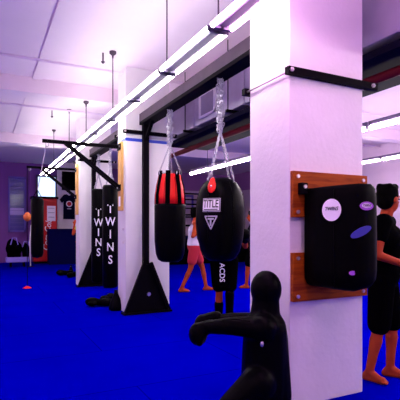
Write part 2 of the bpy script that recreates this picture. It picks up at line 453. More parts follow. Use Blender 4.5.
# big rounded bag with the TITLE patch
def title_bag():
    x, y = BX, 4.26
    t = thing('punching_bag', (x, y, .97), 'fat rounded black punching bag with a white TITLE patch', 'punching bag', 'heavy bags hanging from the near rack')
    prof = [(1.905, 0), (1.90, .09), (1.88, .14), (1.84, .185), (1.77, .228), (1.68, .254), (1.56, .268), (1.40, .27), (1.22, .25), (1.10, .218), (1.02, .17), (.99, .12), (.985, 0)]
    b = BM(); lathe(b, (x, y), prof, 40); obj('shell', b, LEATHER, t, True)
    rf = rfun_of(prof[1:-1]); th = theta_cam(x, y)
    a0 = th - math.radians(22)
    z0 = 1.35 + (228 - 205) / 440 * 4.65
    outer = grid(.205, .145, 12, 8); wrap(outer, (x, y), z0, a0, rf, .003); pt = obj('patch', outer, PRINTG, t)
    pt['label'] = 'white TITLE patch with grey border'
    ln = grid(.190, .130, 12, 8); wrap(ln, (x, y), z0, a0, rf, .006); obj('patch_border', ln, PRINTK, pt)
    inn = grid(.180, .118, 12, 8); wrap(inn, (x, y), z0, a0, rf, .010); obj('patch_face', inn, PRINTW, pt)
    tb = text_bm('TITLE', .085, .001, .80); bmesh.ops.scale(tb, vec=(1, 1.35, 1), verts=tb.verts[:]); wrap(tb, (x, y), z0 + .008, a0, rf, .014); obj('lettering', tb, PRINTK, pt)
    ln = grid(.15, .008, 8, 1); wrap(ln, (x, y), z0 - .048, a0, rf, .014); obj('underline', ln, PRINTK, pt)
    # triangle emblem with a T
    z1 = 1.35 + (228 - 222) / 440 * 4.65
    def strip(p, q, w):
        p, q = V((*p, 0)), V((*q, 0)); d = (q - p).normalized(); n = V((-d.y, d.x, 0)) * w / 2
        g = BM(); prev = None
        for i in range(7):
            c = p.lerp(q, i / 6); a, bb = g.verts.new(c + n), g.verts.new(c - n)
            if prev: g.faces.new((prev[0], a, bb, prev[1]))
            prev = (a, bb)
        return g
    b = BM()
    for (p, q, w) in (((-.072, .06), (.072, .06), .014), ((-.068, .062), (0, -.075), .014), ((.068, .062), (0, -.075), .014), ((-.035, .033), (.035, .033), .018), ((0, .04), (0, -.04), .02)):
        merge(b, strip(p, q, w))
    wrap(b, (x, y), z1, a0, rf, .004); obj('emblem', b, PRINTG, t)['label'] = 'grey triangle emblem with a T'
    top = V((x, y, 2.42))
    for k, a in enumerate((th - math.radians(35), th + math.radians(55), th + math.radians(145), th + math.radians(235))):
        d = V((math.cos(a), math.sin(a), 0)); p = V((x, y, 1.87)) + d * .175
        c = BM(); chain(c, p + V((0, 0, .03)), top); obj('chain', c, STEEL, t)
        r = BM(); link(r, p + V((0, 0, .01)), V((0, 0, 1)), a, .07, .055, .006); obj('ring', r, STEEL, t)
    b = BM(); bundle(b, x, y, 2.40, 3.02, .029, 4); obj('swivel_chain', b, STEEL, t)
    # red leather tag hanging over the crown
    a = th - math.radians(20); d = V((math.cos(a), math.sin(a), 0)); s = V((-d.y, d.x, 0))
    c = V((x, y, 1.79)) + d * .262
    b = BM()
    M = Matrix((s, V((0, 0, 1)) * .96 - d * .3, d)).transposed().to_4x4()
    ell(b, (0, 0, 0), (.046, .075, .02)); ell(b, (0, .06, 0), (.03, .04, .016))
    bmesh.ops.transform(b, matrix=Matrix.Translation(c) @ M, verts=b.verts[:])
    g = obj('hang_tag', b, REDL, t, True); g['label'] = 'red leather tag'
    b = BM(); ell(b, c + d * .02, (.012, .012, .012)); obj('rivet', b, CHROME, g, True)
    # crown piping
    b = BM()
    for k in range(6):
        a = th + PI / 6 + k * PI / 3
        tube(b, [(x + (rf(z) + .001) * math.cos(a), y + (rf(z) + .001) * math.sin(a), z) for z in (1.885, 1.84, 1.77, 1.68, 1.56, 1.4, 1.22)], .004, 5)
    obj('piping', b, LEATHER, t, True)
title_bag()

def twins_bag(y, lab, off):
    x = BX
    t = thing('long_punching_bag', (x, y, .12), lab, 'punching bag', 'long lettered bags')
    zt, zb, r = 2.22, .14, .155
    prof = [(zt, 0), (zt, r * .9), (zt - .04, r), (zb + .05, r), (zb, r * .85), (zb - .005, 0)]
    b = BM(); lathe(b, (x, y), prof, 24); obj('shell', b, LEATHER, t, True)
    rf = lambda z: r
    th = theta_cam(x, y) + math.radians(off)
    d = F.dot(V((x, y, 0)))
    for i, ch in enumerate('TWINS'):
        z = 1.35 + (228 - ((213 + 9.8 * i) if y > 9.4 else (209.5 + 12.5 * i))) / 440 * d
        tb = text_bm(ch, .24, .002, .8); wrap(tb, (x, y), z, th, rf, .003); obj('letter', tb, PRINTW, t)
    for a in (0.5, 2.07, 3.64, 5.21):
        p = V((x + .12 * math.cos(a), y + .12 * math.sin(a), zt))
        c = BM(); chain(c, p, (x, y, 2.55), .05, .028, .005); obj('chain', c, STEEL, t)
    b = BM(); bundle(b, x, y, 2.53, 3.03, .025, 2, .06); obj('swivel_chain', b, STEEL, t)
twins_bag(8.85, 'long black bag lettered TWINS hanging closest behind the middle column', 0)
twins_bag(9.85, 'long black bag lettered TWINS hanging beside the farthest column', 0)

# black bag hanging far left from the near bracket
def plain_bag(x, y, ztop, zbot, r, zhang, lab):
    t = thing('slim_punching_bag', (x, y, zbot), lab, 'punching bag')
    prof = [(ztop, 0), (ztop, r * .8), (ztop - .04, r), (zbot + .08, r * .96), (zbot + .02, r * .8), (zbot, 0)]
    b = BM(); lathe(b, (x, y), prof, 24); obj('shell', b, LEATHER, t, True)
    b = BM(); tube(b, [(x, y, ztop + .1), (x + .125, y, zhang)], .006, 6); obj('hanging_rope', b, ROPEM, t)
    for s in (-1, 1):
        b = BM(); tube(b, [(x + s * r * .7, y, ztop), (x, y, ztop + .12)], .006, 6); obj('strap', b, CLOTHB, t)
        b = BM(); tube(b, [(x, y + s * r * .7, ztop), (x, y, ztop + .12)], .006, 6); obj('strap', b, CLOTHB, t)

# ------------------------------------------------------------ wall brackets (pull up arms) on column sides
def bracket(y, zb, xl, xm, zlow, board, lab, blab):
    x = CX0
    z0, z1 = board
    b = BM(); box(b, x - .045, x - .002, y - .09, y + .09, z0, z1, .004)
    tag(obj('timber_board', b, PINE), blab, 'board', 'pale timber boards on the column sides')
    t = thing('bag_bracket', (x - .05, y, zb), lab, 'bracket', 'black steel bag brackets')
    b = BM(); box(b, xl, x - .048, y - .025, y + .025, zb - .025, zb + .025); obj('arm', b, BLACKM, t)
    for s in (-1, 1):
        b = BM(); bar(b, (xm, y + s * .045, zb - .0), (x - .055, y + s * .07, zlow), .02, .045); obj('brace', b, BLACKM, t)
    for zz in (zb, zlow):
        b = BM(); box(b, x - .06, x - .046, y - .085, y + .085, zz - .05, zz + .05); pl = obj('mount_plate', b, BLACKM, t)
        for s in (-1, 1):
            n = BM(); tube(n, [(x - .07, y + s * .06, zz), (x - .058, y + s * .06, zz)], .013, 6); obj('bolt', n, CHROME, pl)
    b = BM(); link(b, (xl + .07, y, zb - .05), (0, 0, 1), 0.4, .07, .045, .006); obj('hook', b, STEEL, t)
yb1 = 6.96
bracket(yb1, 2.66, .84, 1.17, 2.0, (1.63, 2.745), 'black steel bracket arm with diagonal brace on middle column', 'tall pale timber board on the left side of the middle column')
yb2 = 10.56
bracket(yb2, 2.72, .94, 1.22, 2.08, (1.66, 2.86), 'smaller-looking black steel bracket arm with brace on farthest column', 'tall pale timber board on the left side of the farthest column')
plain_bag(.77, yb1, 1.80, .90, .092, 2.60, 'slim black bag on a cord under the tip of the middle column bracket')
# papers on the near timber board
b = BM(); box(b, CX0 - .049, CX0 - .046, 6.90, 7.0, 1.70, 1.86)
tag(obj('paper_label', b, PRINTW), 'small white paper stuck low on the middle column timber board', 'paper')
for z in (1.33, 1.12):
    b = BM(); tube(b, [(CX0 - .015, 6.88, z), (CX0 - .001, 6.88, z)], .02, 8)
    tag(obj('screw_hook', b, CHROME), 'small metal screw in the middle column side, %s' % ('upper of two' if z > 1.2 else 'lower of two'), 'screw', 'screws in the middle column')

# double end ball on cord
def ball():
    x, y = .955, yb2
    t = thing('floor_to_ceiling_ball', (x, y, 0), 'orange speed ball strung on a vertical cord at far left', 'speed ball')
    zc = at_d(28, 217, F.dot(V((x, y, 0)))).z
    b = BM(); lathe(b, (x, y), [(zc + .11, 0), (zc + .10, .03), (zc + .05, .08), (zc, .09), (zc - .05, .075), (zc - .09, .035), (zc - .10, 0)], 20); obj('ball', b, ORANGE, t, True)
    b = BM(); tube(b, [(x, y, zc + .1), (x, y, 2.70)], .008, 6); obj('upper_cord', b, CLOTHN, t)
    b = BM(); tube(b, [(x, y, zc - .1), (x, y, .03)], .008, 6); obj('lower_cord', b, CLOTHN, t)
    b = BM(); lathe(b, (x, y), [(.05, .0), (.045, .03), (.01, .09), (0, .10), (0, 0)], 16); obj('floor_anchor', b, REDL, t, True)['label'] = 'red floor anchor'
ball()

# ------------------------------------------------------------ strip lights
def fixture(xc, ya, yb, z, lab, grp, tm, rods=(), rr=.022, half=.086, tubes=(-1, 1)):
    t = thing('strip_light', (xc, (ya + yb) / 2, z), lab, 'strip light', grp)
    g = .015
    b = BM()
    hw = 1.0 if len(tubes) > 1 else .35; lift = 0 if len(tubes) > 1 else .04
    p = poly([(-.035 * hw, lift), (.035 * hw, lift), (.045 * hw, lift + .05), (-.045 * hw, lift + .05)], yb - ya - 2 * g)
    bmesh.ops.transform(p, matrix=Matrix.Translation((xc, yb - g, z)) @ Matrix.Rotation(PI / 2, 4, 'X'), verts=p.verts[:]); merge(b, p)
    obj('housing', b, HOUSM, t)
    for s in tubes:
        b = BM(); tube(b, [(xc + s * half, ya + .04, z), (xc + s * half, yb - .04, z)], rr, 10); tb = obj('lamp_tube', b, tm, t, True)
        for yy in (ya + .02, yb - .05):
            c = BM(); box(c, xc + min(-.015, s * (half + .01)), xc + max(.01, s * (half + .01)), yy, yy + .03, z - .02, z + max(.02, lift + .01))
            obj('socket', c, HOUSM, t)
    for yr in rods:
        b = BM(); tube(b, [(xc, yr, z + .04), (xc, yr, CZ if not 7.9 < yr < 8.4 else 3.66)], .008, 6); r = obj('suspension_rod', b, BEAMM, t)
        zt = CZ if not 7.9 < yr < 8.4 else 3.66
        b = BM(); lathe(b, (xc, yr), [(zt, .05), (zt - .03, .05), (zt - .06, .015), (zt - .1, .012)], 14); obj('canopy', b, BEAMM, r)
LX, LZ, J = 1.735, 2.96, 1.10
rods = {0: (3.13,), 1: (4.23,), 3: (6.3,), 4: (8.1 - .0,) if False else (), 5: (), 6: (9.8,)}
names = ['nearest', 'second nearest', 'third', 'fourth', 'fifth', 'sixth', 'seventh', 'eighth', 'ninth', 'farthest']
for k in range(-4, 10):
    ya = 3.11 + J * k
    rd = [r for r in (1.0, 3.13, 4.23, 6.3, 8.1, 9.8, 12.0) if ya <= r < ya + J]
    tm = TUBE if k > -1 else TUBE_TINT  # pink emission is put in to tint the near ceiling and column
    if k < -1: lab = 'pink-tinted unseen twin tube strip light added in the row, above and behind the viewpoint'
    elif k == -1: lab = 'twin tube strip light entering the row at the top edge'
    else: lab = '%s whole twin tube strip light of the long lit row' % names[k]
    fixture(LX, ya, ya + J, LZ, lab, 'twin tube strip lights of the left row', tm, rd)
x2 = 4.75; z2 = 2.713
for k in range(6):
    ya = -1.35 + 1.9 * k
    fixture(x2, ya, ya + 1.9, z2, 'lit tube lamp of the row behind the columns, %d%s from camera end' % (k + 1, 'st' if k == 0 else 'nd' if k == 1 else 'rd' if k == 2 else 'th'), 'strip lights of the middle row', TUBER, [ya + .95], .03, .0, (0.0,))
x3 = 8.4
for k in range(5):
    ya = -1.5 + 2.2 * k
    fixture(x3, ya, ya + 2.2, 2.95, 'lit tube lamp of the farthest row on the right, %d%s from camera end' % (k + 1, 'st' if k == 0 else 'nd' if k == 1 else 'rd' if k == 2 else 'th'), 'strip lights of the far right row', TUBER, [ya + 1.1], .03, .0, (0.0,))

for k in range(8):  # unseen row added as fill light for the ceiling and column faces
    ya = -2.5 + 2.4 * k
    fixture(-1.9, ya, ya + 1.8, 2.96, 'twin tube strip light of the unseen fill row added beyond the left edge', 'added fill strip lights of the outer left row', TUBE_FILL, [ya + .9])

# ------------------------------------------------------------ air duct
t = thing('air_duct', (3.5, 5, 2.98), 'large grey sheet metal air duct hanging behind the columns', 'air duct')
b = BM(); box(b, 3.1, 3.9, 0.4, 7.35, 2.98, 3.52, .01); obj('duct_body', b, DUCTM, t)
for y in (7.33, 6.4, 5.5, 4.9, 4.3, 3.7, 2.5, 1.5):
    b = BM(); box(b, 3.085, 3.915, y - .012, y + .012, 2.965, 3.535); obj('flange', b, DUCTM, t)
b = BM(); yA, yB = 5.67, 6.18
for (a, c, d, e) in ((yA, yB, 3.06, 3.09), (yA, yB, 3.40, 3.43), (yA, yA + .03, 3.06, 3.43), (yB - .03, yB, 3.06, 3.43)): box(b, 3.07, 3.10, a, c, d, e)
g = obj('grille', b, PRINTW, t)
b = BM()
for i in range(11):
    y = yA + .05 + i * .04; bar(b, (3.088, y, 3.09), (3.088, y, 3.40), .006, .018)
obj('louvre', b, DUCTM, g)
for y in (.9, 2.1, 3.4, 4.6, 5.2, 6.6):
    b = BM(); box(b, 3.0, 4.02, y - .02, y + .02, 2.93, 2.965)
    for x in (3.03, 3.98): tube(b, [(x, y, 2.94), (x, y, CZ)], .008, 6)
    obj('trapeze_hanger', b, BLACKM, t)
# dark red sprinkler main and added shade panel under the duct
b = BM(); tube(b, [(3.45, -1, 2.80), (3.45, 9, 2.80)], .045, 12)
tag(obj('sprinkler_pipe', b, mat('dark_red_paint', (0.09, 0.002, 0.012), .7, spec=.1), smooth=True), 'dark red sprinkler main running under the air duct', 'pipe')
b = BM(); box(b, 3.12, 3.96, -1, 7.6, 2.86, 2.925)  # dark panel added in place of the shade beneath the duct
tag(obj('duct_shade_panel', b, mat('duct_shade_navy', (0.003, 0.002, 0.012), .8, spec=.05)), 'wide blackish blue panel added under the air duct to stand in for its shade', 'shade panel')
b = BM(); tube(b, [(2.95, 3.3, 3.55), (2.95, 7.5, 3.55)], .05, 12)
tag(obj('conduit_pipe', b, PIPEM, smooth=True), 'pale lilac pipe beside the top of the air duct', 'pipe')

# ------------------------------------------------------------ wooden boards and wall pad on near column
def wboard(z0, z1, lab):
    t = thing('wooden_board', (2.45, 2.61, (z0 + z1) / 2), lab, 'board', 'varnished boards on the nearest column')
    b = BM(); box(b, CX0 + .005, CX1 + .01, 2.60, 2.638, z0, z1, .003); obj('plank', b, WOOD, t)
    for x in (CX0 + .045, CX1 - .04):
        for z in (z0 + .04, z1 - .04):
            n = BM(); tube(n, [(x, 2.60, z), (x, 2.588, z)], .014, 8); obj('bolt', n, CHROME, t)
wboard(1.43, 1.775, 'varnished brown board behind the top of the black pad on nearest column')
wboard(.80, 1.165, 'varnished brown board behind the bottom of the black pad on nearest column')

def wall_pad():
    t = thing('wall_punching_pad', (2.42, 2.4, .92), 'bulky black wall punching pad with round logos bolted to wooden boards', 'punching pad')
    plan = [(2.165, 2.585), (2.17, 2.45), (2.19, 2.33), (2.235, 2.23), (2.31, 2.175), (2.42, 2.165), (2.50, 2.21), (2.56, 2.31), (2.61, 2.45), (2.63, 2.585)]
    b = BM(); zs = [(.935, .78), (.95, .90), (.99, .98), (1.05, 1.0), (1.3, 1.0), (1.55, .99), (1.615, .97), (1.64, .93)]
    rings = []
    cx, cy = 2.40, 2.585
    for z, s in zs:
        rings.append([b.verts.new((cx + (x - cx) * s, cy + (y - cy) * s, z + (.02 * (1 - abs(x - 2.37) / .25) if z > 1.5 else -.03 * (1 - abs(x - 2.30) / .25) if z < 1 else 0))) for x, y in plan])
    n = len(plan)
    for a, c in zip(rings, rings[1:]):
        for k in range(n): b.faces.new((a[k], a[(k + 1) % n], c[(k + 1) % n], c[k]))
    b.faces.new(rings[0]); b.faces.new(rings[-1])
    o = obj('pad_body', b, VINYL, t, True)
    for z in (1.70, 1.0):
        pass
    b = BM(); box(b, 2.115, 2.17, 2.55, 2.60, 1.60, 1.685, .004); br = obj('mount_bracket', b, BLACKM, t)
    b = BM(); tube(b, [(2.14, 2.55, 1.655), (2.14, 2.538, 1.655)], .014, 8); obj('bolt', b, CHROME, br)
    # seam line
    b = BM(); tube(b, [(2.2, 2.31, .93), (2.195, 2.31, 1.62)], .004, 5); obj('seam', b, LEATHER, t)
    # round white badge on the left flank
    def badge(c, n, w, h, m, w2, h2, txt, ts):
        n = V(n).normalized(); c = V(c)
        g = grid(w, h, ellipse=True); place(g, c + n * .004, n); bo = obj('badge', g, m, t)
        bo.modifiers.new('solid', 'SOLIDIFY').thickness = .006
        g = grid(w2, h2, ellipse=True); place(g, c + n * .008 + V((0, 0, h * .05)), n); obj('badge_oval', g, PRINTK, bo)
        g = grid(w2 * .80, h2 * .66, ellipse=True); place(g, c + n * .010 + V((0, 0, h * .05)), n); obj('badge_field', g, PRINTW, bo)
        tb = text_bm(txt, ts, .0005, .9, shear=.25); place(tb, c + n * .012 + V((0, 0, h * .05)), n); obj('badge_lettering', tb, PRINTK, bo)
        return bo
    # flank between (2.19,2.33) and (2.17,2.45)-(2.235,2.23)
    badge(hit(332, 210), (-.98, -.32, 0), .142, .155, PRINTW, .115, .06, 'TWINS', .036)['label'] = 'round white badge'
    badge(hit(366, 206), (-.25, -.97, 0), .10, .058, PURPP, .094, .052, 'TWINS', .022)['label'] = 'small oval purple and white badge'
    g = grid(.17, .06, ellipse=True)
    for v in g.verts: v.co.y += (v.co.x * .35)
    place(g, hit(360, 232) + V((0, -.006, 0)), (-.1, -1, 0)); e = obj('emblem', g, BLUEP, t); e['label'] = 'blue swoosh emblem'; e.modifiers.new('solid', 'SOLIDIFY').thickness = .006
    g = grid(.06, .03, ellipse=True); place(g, hit(352, 273) + V((0, -.004, 0)), (-.1, -1, 0)); g = obj('lower_badge', g, PURPP, t); g['label'] = 'small purple mark'; g.modifiers.new('solid', 'SOLIDIFY').thickness = .004
PLAN = [(2.165, 2.585), (2.17, 2.45), (2.19, 2.33), (2.235, 2.23), (2.31, 2.175), (2.42, 2.165), (2.50, 2.21), (2.56, 2.31), (2.61, 2.45), (2.63, 2.585)]
def hit(px, py):
    """point on the pad's outline seen in that direction"""
    best = None
    q = (px - 200) / FP; d = F + R * q
    for (x0, y0), (x1, y1) in zip(PLAN, PLAN[1:]):
        for i in range(41):
            s = i / 40; x = x0 + (x1 - x0) * s; y = y0 + (y1 - y0) * s
            e = abs(x * d.y - y * d.x)
            if e < .006:
                t = x * F.x + y * F.y
                if best is None or t < best: best = t
    best = best or 3.1
    return at_d(px, py, best)
wall_pad()

# ------------------------------------------------------------ people
def hand(bm, w, d, side, up, s=1.0, curl=.5):
    """palm and five fingers; d direction of the fingers, side towards the thumb, up back of hand"""
    w, d, side, up = V(w), V(d).normalized(), V(side).normalized(), V(up).normalized()
    pe = w + d * .085 * s
    cap(bm, w, pe, .026 * s, .03 * s, 10)
    cap(bm, w + side * .012 * s, pe + side * .022 * s, .02 * s, .02 * s, 10); cap(bm, w - side * .012 * s, pe - side * .022 * s, .02 * s, .02 * s, 10)
    for i, L in enumerate((.068, .078, .072, .056)):
        o = pe + side * (.030 - .020 * i) * s
        k1 = o + (d * math.cos(curl * .6) - up * math.sin(curl * .6)) * L * .5 * s
        k2 = k1 + (d * math.cos(curl * 1.6) - up * math.sin(curl * 1.6)) * L * .5 * s
        cap(bm, o, k1, .0095 * s, .009 * s, 8); cap(bm, k1, k2, .009 * s, .0075 * s, 8)
    o = w + d * .025 * s + side * .024 * s
    k1 = o + (d * .6 + side * .8) * .04 * s; k2 = k1 + (d * .9 + side * .3 - up * .2).normalized() * .032 * s
    cap(bm, o, k1, .013 * s, .011 * s, 8); cap(bm, k1, k2, .011 * s, .009 * s, 8)

def person(loc, face, lab, J, wear, grp='people training', vox=.012, gloves=None, name='person', hairlen=.02, sc=1.0):
    """J: joints in metres in a local frame x=forward, y=left, z=up"""
    t = thing(name, loc, lab, 'person', grp)
    c, s = math.cos(face), math.sin(face)
    def W(p): p = V(p) * sc; return V((loc[0] + p.x * c - p.y * s, loc[1] + p.x * s + p.y * c, loc[2] + p.z))
    def D(p): p = V(p); return V((p.x * c - p.y * s, p.x * s + p.y * c, p.z))
    b = BM()
    K = {k: W(v) for k, v in J.items()}
    up = (K['neck'] - K['pelvis']).normalized(); L = D((0, 1, 0)); FW = D(J.get('look', (1, 0, 0))).normalized()
    cap(b, K['pelvis'] + L * .06, K['pelvis'] - L * .06, .115 * sc, .115 * sc)
    waist = K['pelvis'].lerp(K['chest'], .5)
    cap(b, K['pelvis'], waist, .13 * sc, .115 * sc); cap(b, waist, K['chest'], .115 * sc, .135 * sc)
    cap(b, K['chest'] + L * .07, K['chest'] - L * .07, .12 * sc, .12 * sc)
    cap(b, K['sl'], K['sr'], .062 * sc, .062 * sc)
    cap(b, K['chest'], K['neck'] - up * .04, .10 * sc, .06 * sc)
    hd = K['head']
    cap(b, K['neck'] - up * .05, hd - up * .03, .058 * sc, .052 * sc)
    for q in 'lr':
        cap(b, K['s' + q], K['e' + q], .05 * sc, .038 * sc); cap(b, K['e' + q], K['w' + q], .04 * sc, .026 * sc)
        cap(b, K['h' + q], K['k' + q], .088 * sc, .056 * sc); cap(b, K['k' + q], K['a' + q], .054 * sc, .036 * sc)
        calf = K['k' + q].lerp(K['a' + q], .3); bk = (K['k' + q] - K['a' + q]).cross(L).normalized()
        cap(b, calf, K['k' + q].lerp(K['a' + q], .55), .056 * sc, .045 * sc)
        fd = D(J.get('f' + q, (1, 0, 0))).normalized()
        an = K['a' + q]; sole = V((an.x, an.y, loc[2] + .028 * sc + (an.z - loc[2] - .08 * sc if an.z - loc[2] > .1 else 0)))
        cap(b, an, sole - fd * .045 * sc, .036 * sc, .03 * sc); cap(b, an, sole + fd * .10 * sc, .036 * sc, .03 * sc)
        cap(b, sole - fd * .045 * sc, sole + fd * .12 * sc, .03 * sc, .034 * sc)
        for i in range(5):
            sd = fd.cross(V((0, 0, 1))); o = sole + fd * .13 * sc + sd * (.028 - .014 * i) * sc - V((0, 0, .008))
            cap(b, o, o + fd * (.04 - .004 * i) * sc, .013 * sc, .010 * sc, 8)
        if not gloves:
            hdv = (K['w' + q] - K['e' + q]).normalized(); sd = hdv.cross(FW)
            if sd.length < .2: sd = hdv.cross(V((0, 0, 1)))
            sd.normalize(); hand(b, K['w' + q], hdv, V((0, 0, 1)).cross(hdv).cross(-hdv).normalized() if abs(hdv.z) < .8 else FW, sd, sc, .6)
    # head: skull, jaw, nose, ears, brow, lips
    ang = math.atan2(FW.y, FW.x); RZ = rotz(ang)
    def H(x, y, z): return hd + (RZ @ V((x, y, z))) * sc
    ell(b, H(-.01, 0, .03), (.098 * sc, .078 * sc, .10 * sc), RZ); ell(b, H(.022, 0, -.03), (.07 * sc, .062 * sc, .085 * sc), RZ)
    cap(b, H(.05, 0, -.085), H(.062, 0, -.085), .024 * sc, .02 * sc, 10)
    cap(b, H(.088, 0, .012), H(.108, 0, -.022), .010 * sc, .015 * sc, 8)
    cap(b, H(.078, -.035, .028), H(.078, .035, .028), .014 * sc, .014 * sc, 8)
    cap(b, H(.084, -.018, -.052), H(.084, .018, -.052), .010 * sc, .010 * sc, 8)
    for q in (-1, 1): ell(b, H(-.005, q * .078, -.002), (.02 * sc, .010 * sc, .033 * sc), RZ, 10)
    body = blend(obj('body', b, SKIN, t, True), vox, 3)
    for q in (-1, 1):
        e = BM(); ell(e, H(.083, q * .03, .006), (.011 * sc, .014 * sc, .009 * sc), RZ, 10); obj('eye', e, PRINTK, t, True)
    b = BM(); ell(b, H(-.022, 0, .05), (.105 * sc, .088 * sc, .098 * sc), RZ); ell(b, H(-.05, 0, .0), (.075 * sc, .083 * sc, .09 * sc), RZ)
    for i in range(14):
        a = i * 2.4; ell(b, H(-.02 + .07 * math.cos(a), .06 * math.sin(a), .10 + .02 * math.sin(i * 3)), (.035 * sc, .03 * sc, .03 * sc), RZ, 8)
    blend(obj('hair', b, HAIR, t, True), .012, 2)
    # clothing
    g = .016 * sc
    if 'shirt' in wear:
        m, sleeve = wear['shirt']; b = BM()
        cap(b, K['pelvis'] + up * .04 * sc, waist, .132 * sc + g, .122 * sc + g); cap(b, waist, K['chest'], .118 * sc + g, .137 * sc + g)
        cap(b, K['pelvis'] + L * .06 + up * .04, K['pelvis'] - L * .06 + up * .04, .12 * sc + g, .12 * sc + g)
        cap(b, K['chest'] + L * .07, K['chest'] - L * .07, .12 * sc + g, .12 * sc + g)
        cap(b, K['chest'], K['neck'] - up * .07 * sc, .10 * sc + g, .055 * sc + g)
        if sleeve > 0:
            cap(b, K['sl'], K['sr'], .062 * sc + g, .062 * sc + g)
            for q in 'lr': cap(b, K['s' + q], K['s' + q].lerp(K['e' + q], sleeve), .055 * sc + g, .048 * sc + g)
        blend(obj('shirt', b, m, t, True), .014, 3)
    if 'shorts' in wear:
        m, leg = wear['shorts']; b = BM()
        cap(b, K['pelvis'] + L * .06, K['pelvis'] - L * .06, .12 * sc + g, .12 * sc + g); cap(b, K['pelvis'], K['pelvis'] + up * .08 * sc, .13 * sc + g, .122 * sc + g)
        for q in 'lr':
            e = K['h' + q].lerp(K['k' + q], min(leg, 1)); cap(b, K['h' + q], e, .10 * sc + g, .085 * sc + g)
        blend(obj('shorts', b, m, t, True), .014, 3)
    if 'guards' in wear:
        for q in 'lr':
            b = BM(); cap(b, K['k' + q].lerp(K['a' + q], .12 if q == 'l' else .5), K['a' + q], .066 * sc, .05 * sc)
            cap(b, K['a' + q], V((K['a' + q].x, K['a' + q].y, loc[2] + .055)) + D(J.get('f' + q, (1, 0, 0))) * .08, .048 * sc, .045 * sc)
            blend(obj('shin_guard', b, wear['guards'], t, True), .014, 2)
    if gloves:
        for q in 'lr':
            hdv = (K['w' + q] - K['e' + q]).normalized(); w = K['w' + q]; sd = hdv.cross(V((0, 0, 1))).normalized() if abs(hdv.z) < .9 else L
            b = BM(); cap(b, w - hdv * .07, w, .048 * sc, .045 * sc); ell(b, w + hdv * .085, (.085 * sc, .07 * sc, .075 * sc)); cap(b, w + hdv * .03 + sd * .05, w + hdv * .10 + sd * .055, .027, .025)
            blend(obj('boxing_glove', b, gloves, t, True), .012, 3)
    return t, K

def stand(spread=.12, stag=.0, arms=None, lean=0.0, yaw=None):
    J = dict(pelvis=(0, 0, .93), chest=(.02 + lean * .6, 0, 1.25), neck=(.02 + lean, 0, 1.47), head=(.05 + lean * 1.15, 0, 1.60),
             sl=(.02 + lean * .9, .175, 1.40), sr=(.02 + lean * .9, -.175, 1.40),
             hl=(0, .09, .90), hr=(0, -.09, .90), kl=(stag * .55 + .04, spread, .49), kr=(-stag * .45 + .04, -spread, .49),
             al=(stag, spread, .08), ar=(-stag, -spread, .08))
    J.update(dict(el=(.05, .24, 1.12), er=(.05, -.24, 1.12), wl=(.22, .22, .95), wr=(.22, -.22, .95)))
    if arms: J.update(arms)
    return J
camang = math.atan2(R.y, R.x)
guard = dict(el=(.16, .22, 1.14), er=(.16, -.22, 1.14), wl=(.34, .12, 1.30), wr=(.30, -.12, 1.30))
# A: fighter in white vest and red shorts, seen from the side
pa = at_d(194, 228, 9.4)
JA = stand(.10, .27, dict(el=(.20, .24, 1.12), er=(-.06, -.27, 1.14), wl=(.32, .18, 1.30), wr=(.12, -.27, 1.27)))
person((pa.x, pa.y, 0), camang + .15, 'person in white vest and red shorts in mid-stride between the two near bags', JA, {'shirt': (WHITEC, .0), 'shorts': (REDC, .65)}, sc=1.03)
# B: fighter in black with ADCC-like lettering behind the TITLE bag
pb = at_d(224, 228, 6.15)
JB = stand(.07, .04, dict(el=(.12, .28, 1.10), er=(.12, -.28, 1.10), wl=(.30, .24, 1.22), wr=(.30, -.24, 1.22)), .0)
angB = math.atan2(-pb.y, -pb.x)
tB, KB = person((pb.x, pb.y, 0), angB + .15, 'person in black shirt, long black lettered shorts and shin guards behind the TITLE bag', JB, {'shirt': (CLOTHB, .6), 'shorts': (CLOTHB, .85), 'guards': VINYL}, gloves=VINYL)
# lettering down the shorts
tb = text_bm('ACDS', .10, .001, 1.0)
pT = at_d(222, 272.5, 6.15 - .21)
place(tb, pT, (-F.x, -F.y, 0), roll=-PI / 2)
bmesh.ops.recalc_face_normals(tb, faces=tb.faces[:]); o = obj('lettering', tb, PRINTW, tB); o['label'] = 'white lettering on the shorts'
# C: third person hidden by the column except one foot
pc = at_d(254, 228, 9.9)
JC = stand(.10, .16, guard)
person((pc.x, pc.y, 0), camang + PI - .2, 'person in black mostly hidden behind the nearest column, one bare foot showing', JC, {'shirt': (CLOTHB, .6), 'shorts': (CLOTHB, .8)}, sc=1.0)
# D: person at right edge
pd = at_d(383, 228, 3.95)
JD = stand(.09, .05, dict(look=(.6, .8, 0), el=(-.02, .26, 1.12), er=(-.02, -.26, 1.12), wl=(.20, .14, 1.00), wr=(.22, -.06, 1.02), kr=(-.02, -.12, .49), ar=(-.10, -.12, .08), fr=(.9, -.3, 0)))
person((pd.x, pd.y, 0), camang - .5, 'person in black shirt and shorts with folded arms at the right edge', JD, {'shirt': (CLOTHB, .45), 'shorts': (CLOTHB, .95)}, sc=1.0, vox=.009)
# E: person mostly behind the farthest column
pe = at_d(82.5, 228, 12.6)
JE = stand(.08, .05, dict(el=(.15, .24, 1.18), er=(.05, -.24, 1.12), wl=(.12, .22, 1.45), wr=(.22, -.22, 1.0)))
person((pe.x, pe.y, 0), camang + PI * .9, 'person with raised bare forearm mostly hidden behind the farthest column', JE, {'shirt': (GREENC, .3), 'shorts': (CLOTHB, .9)})

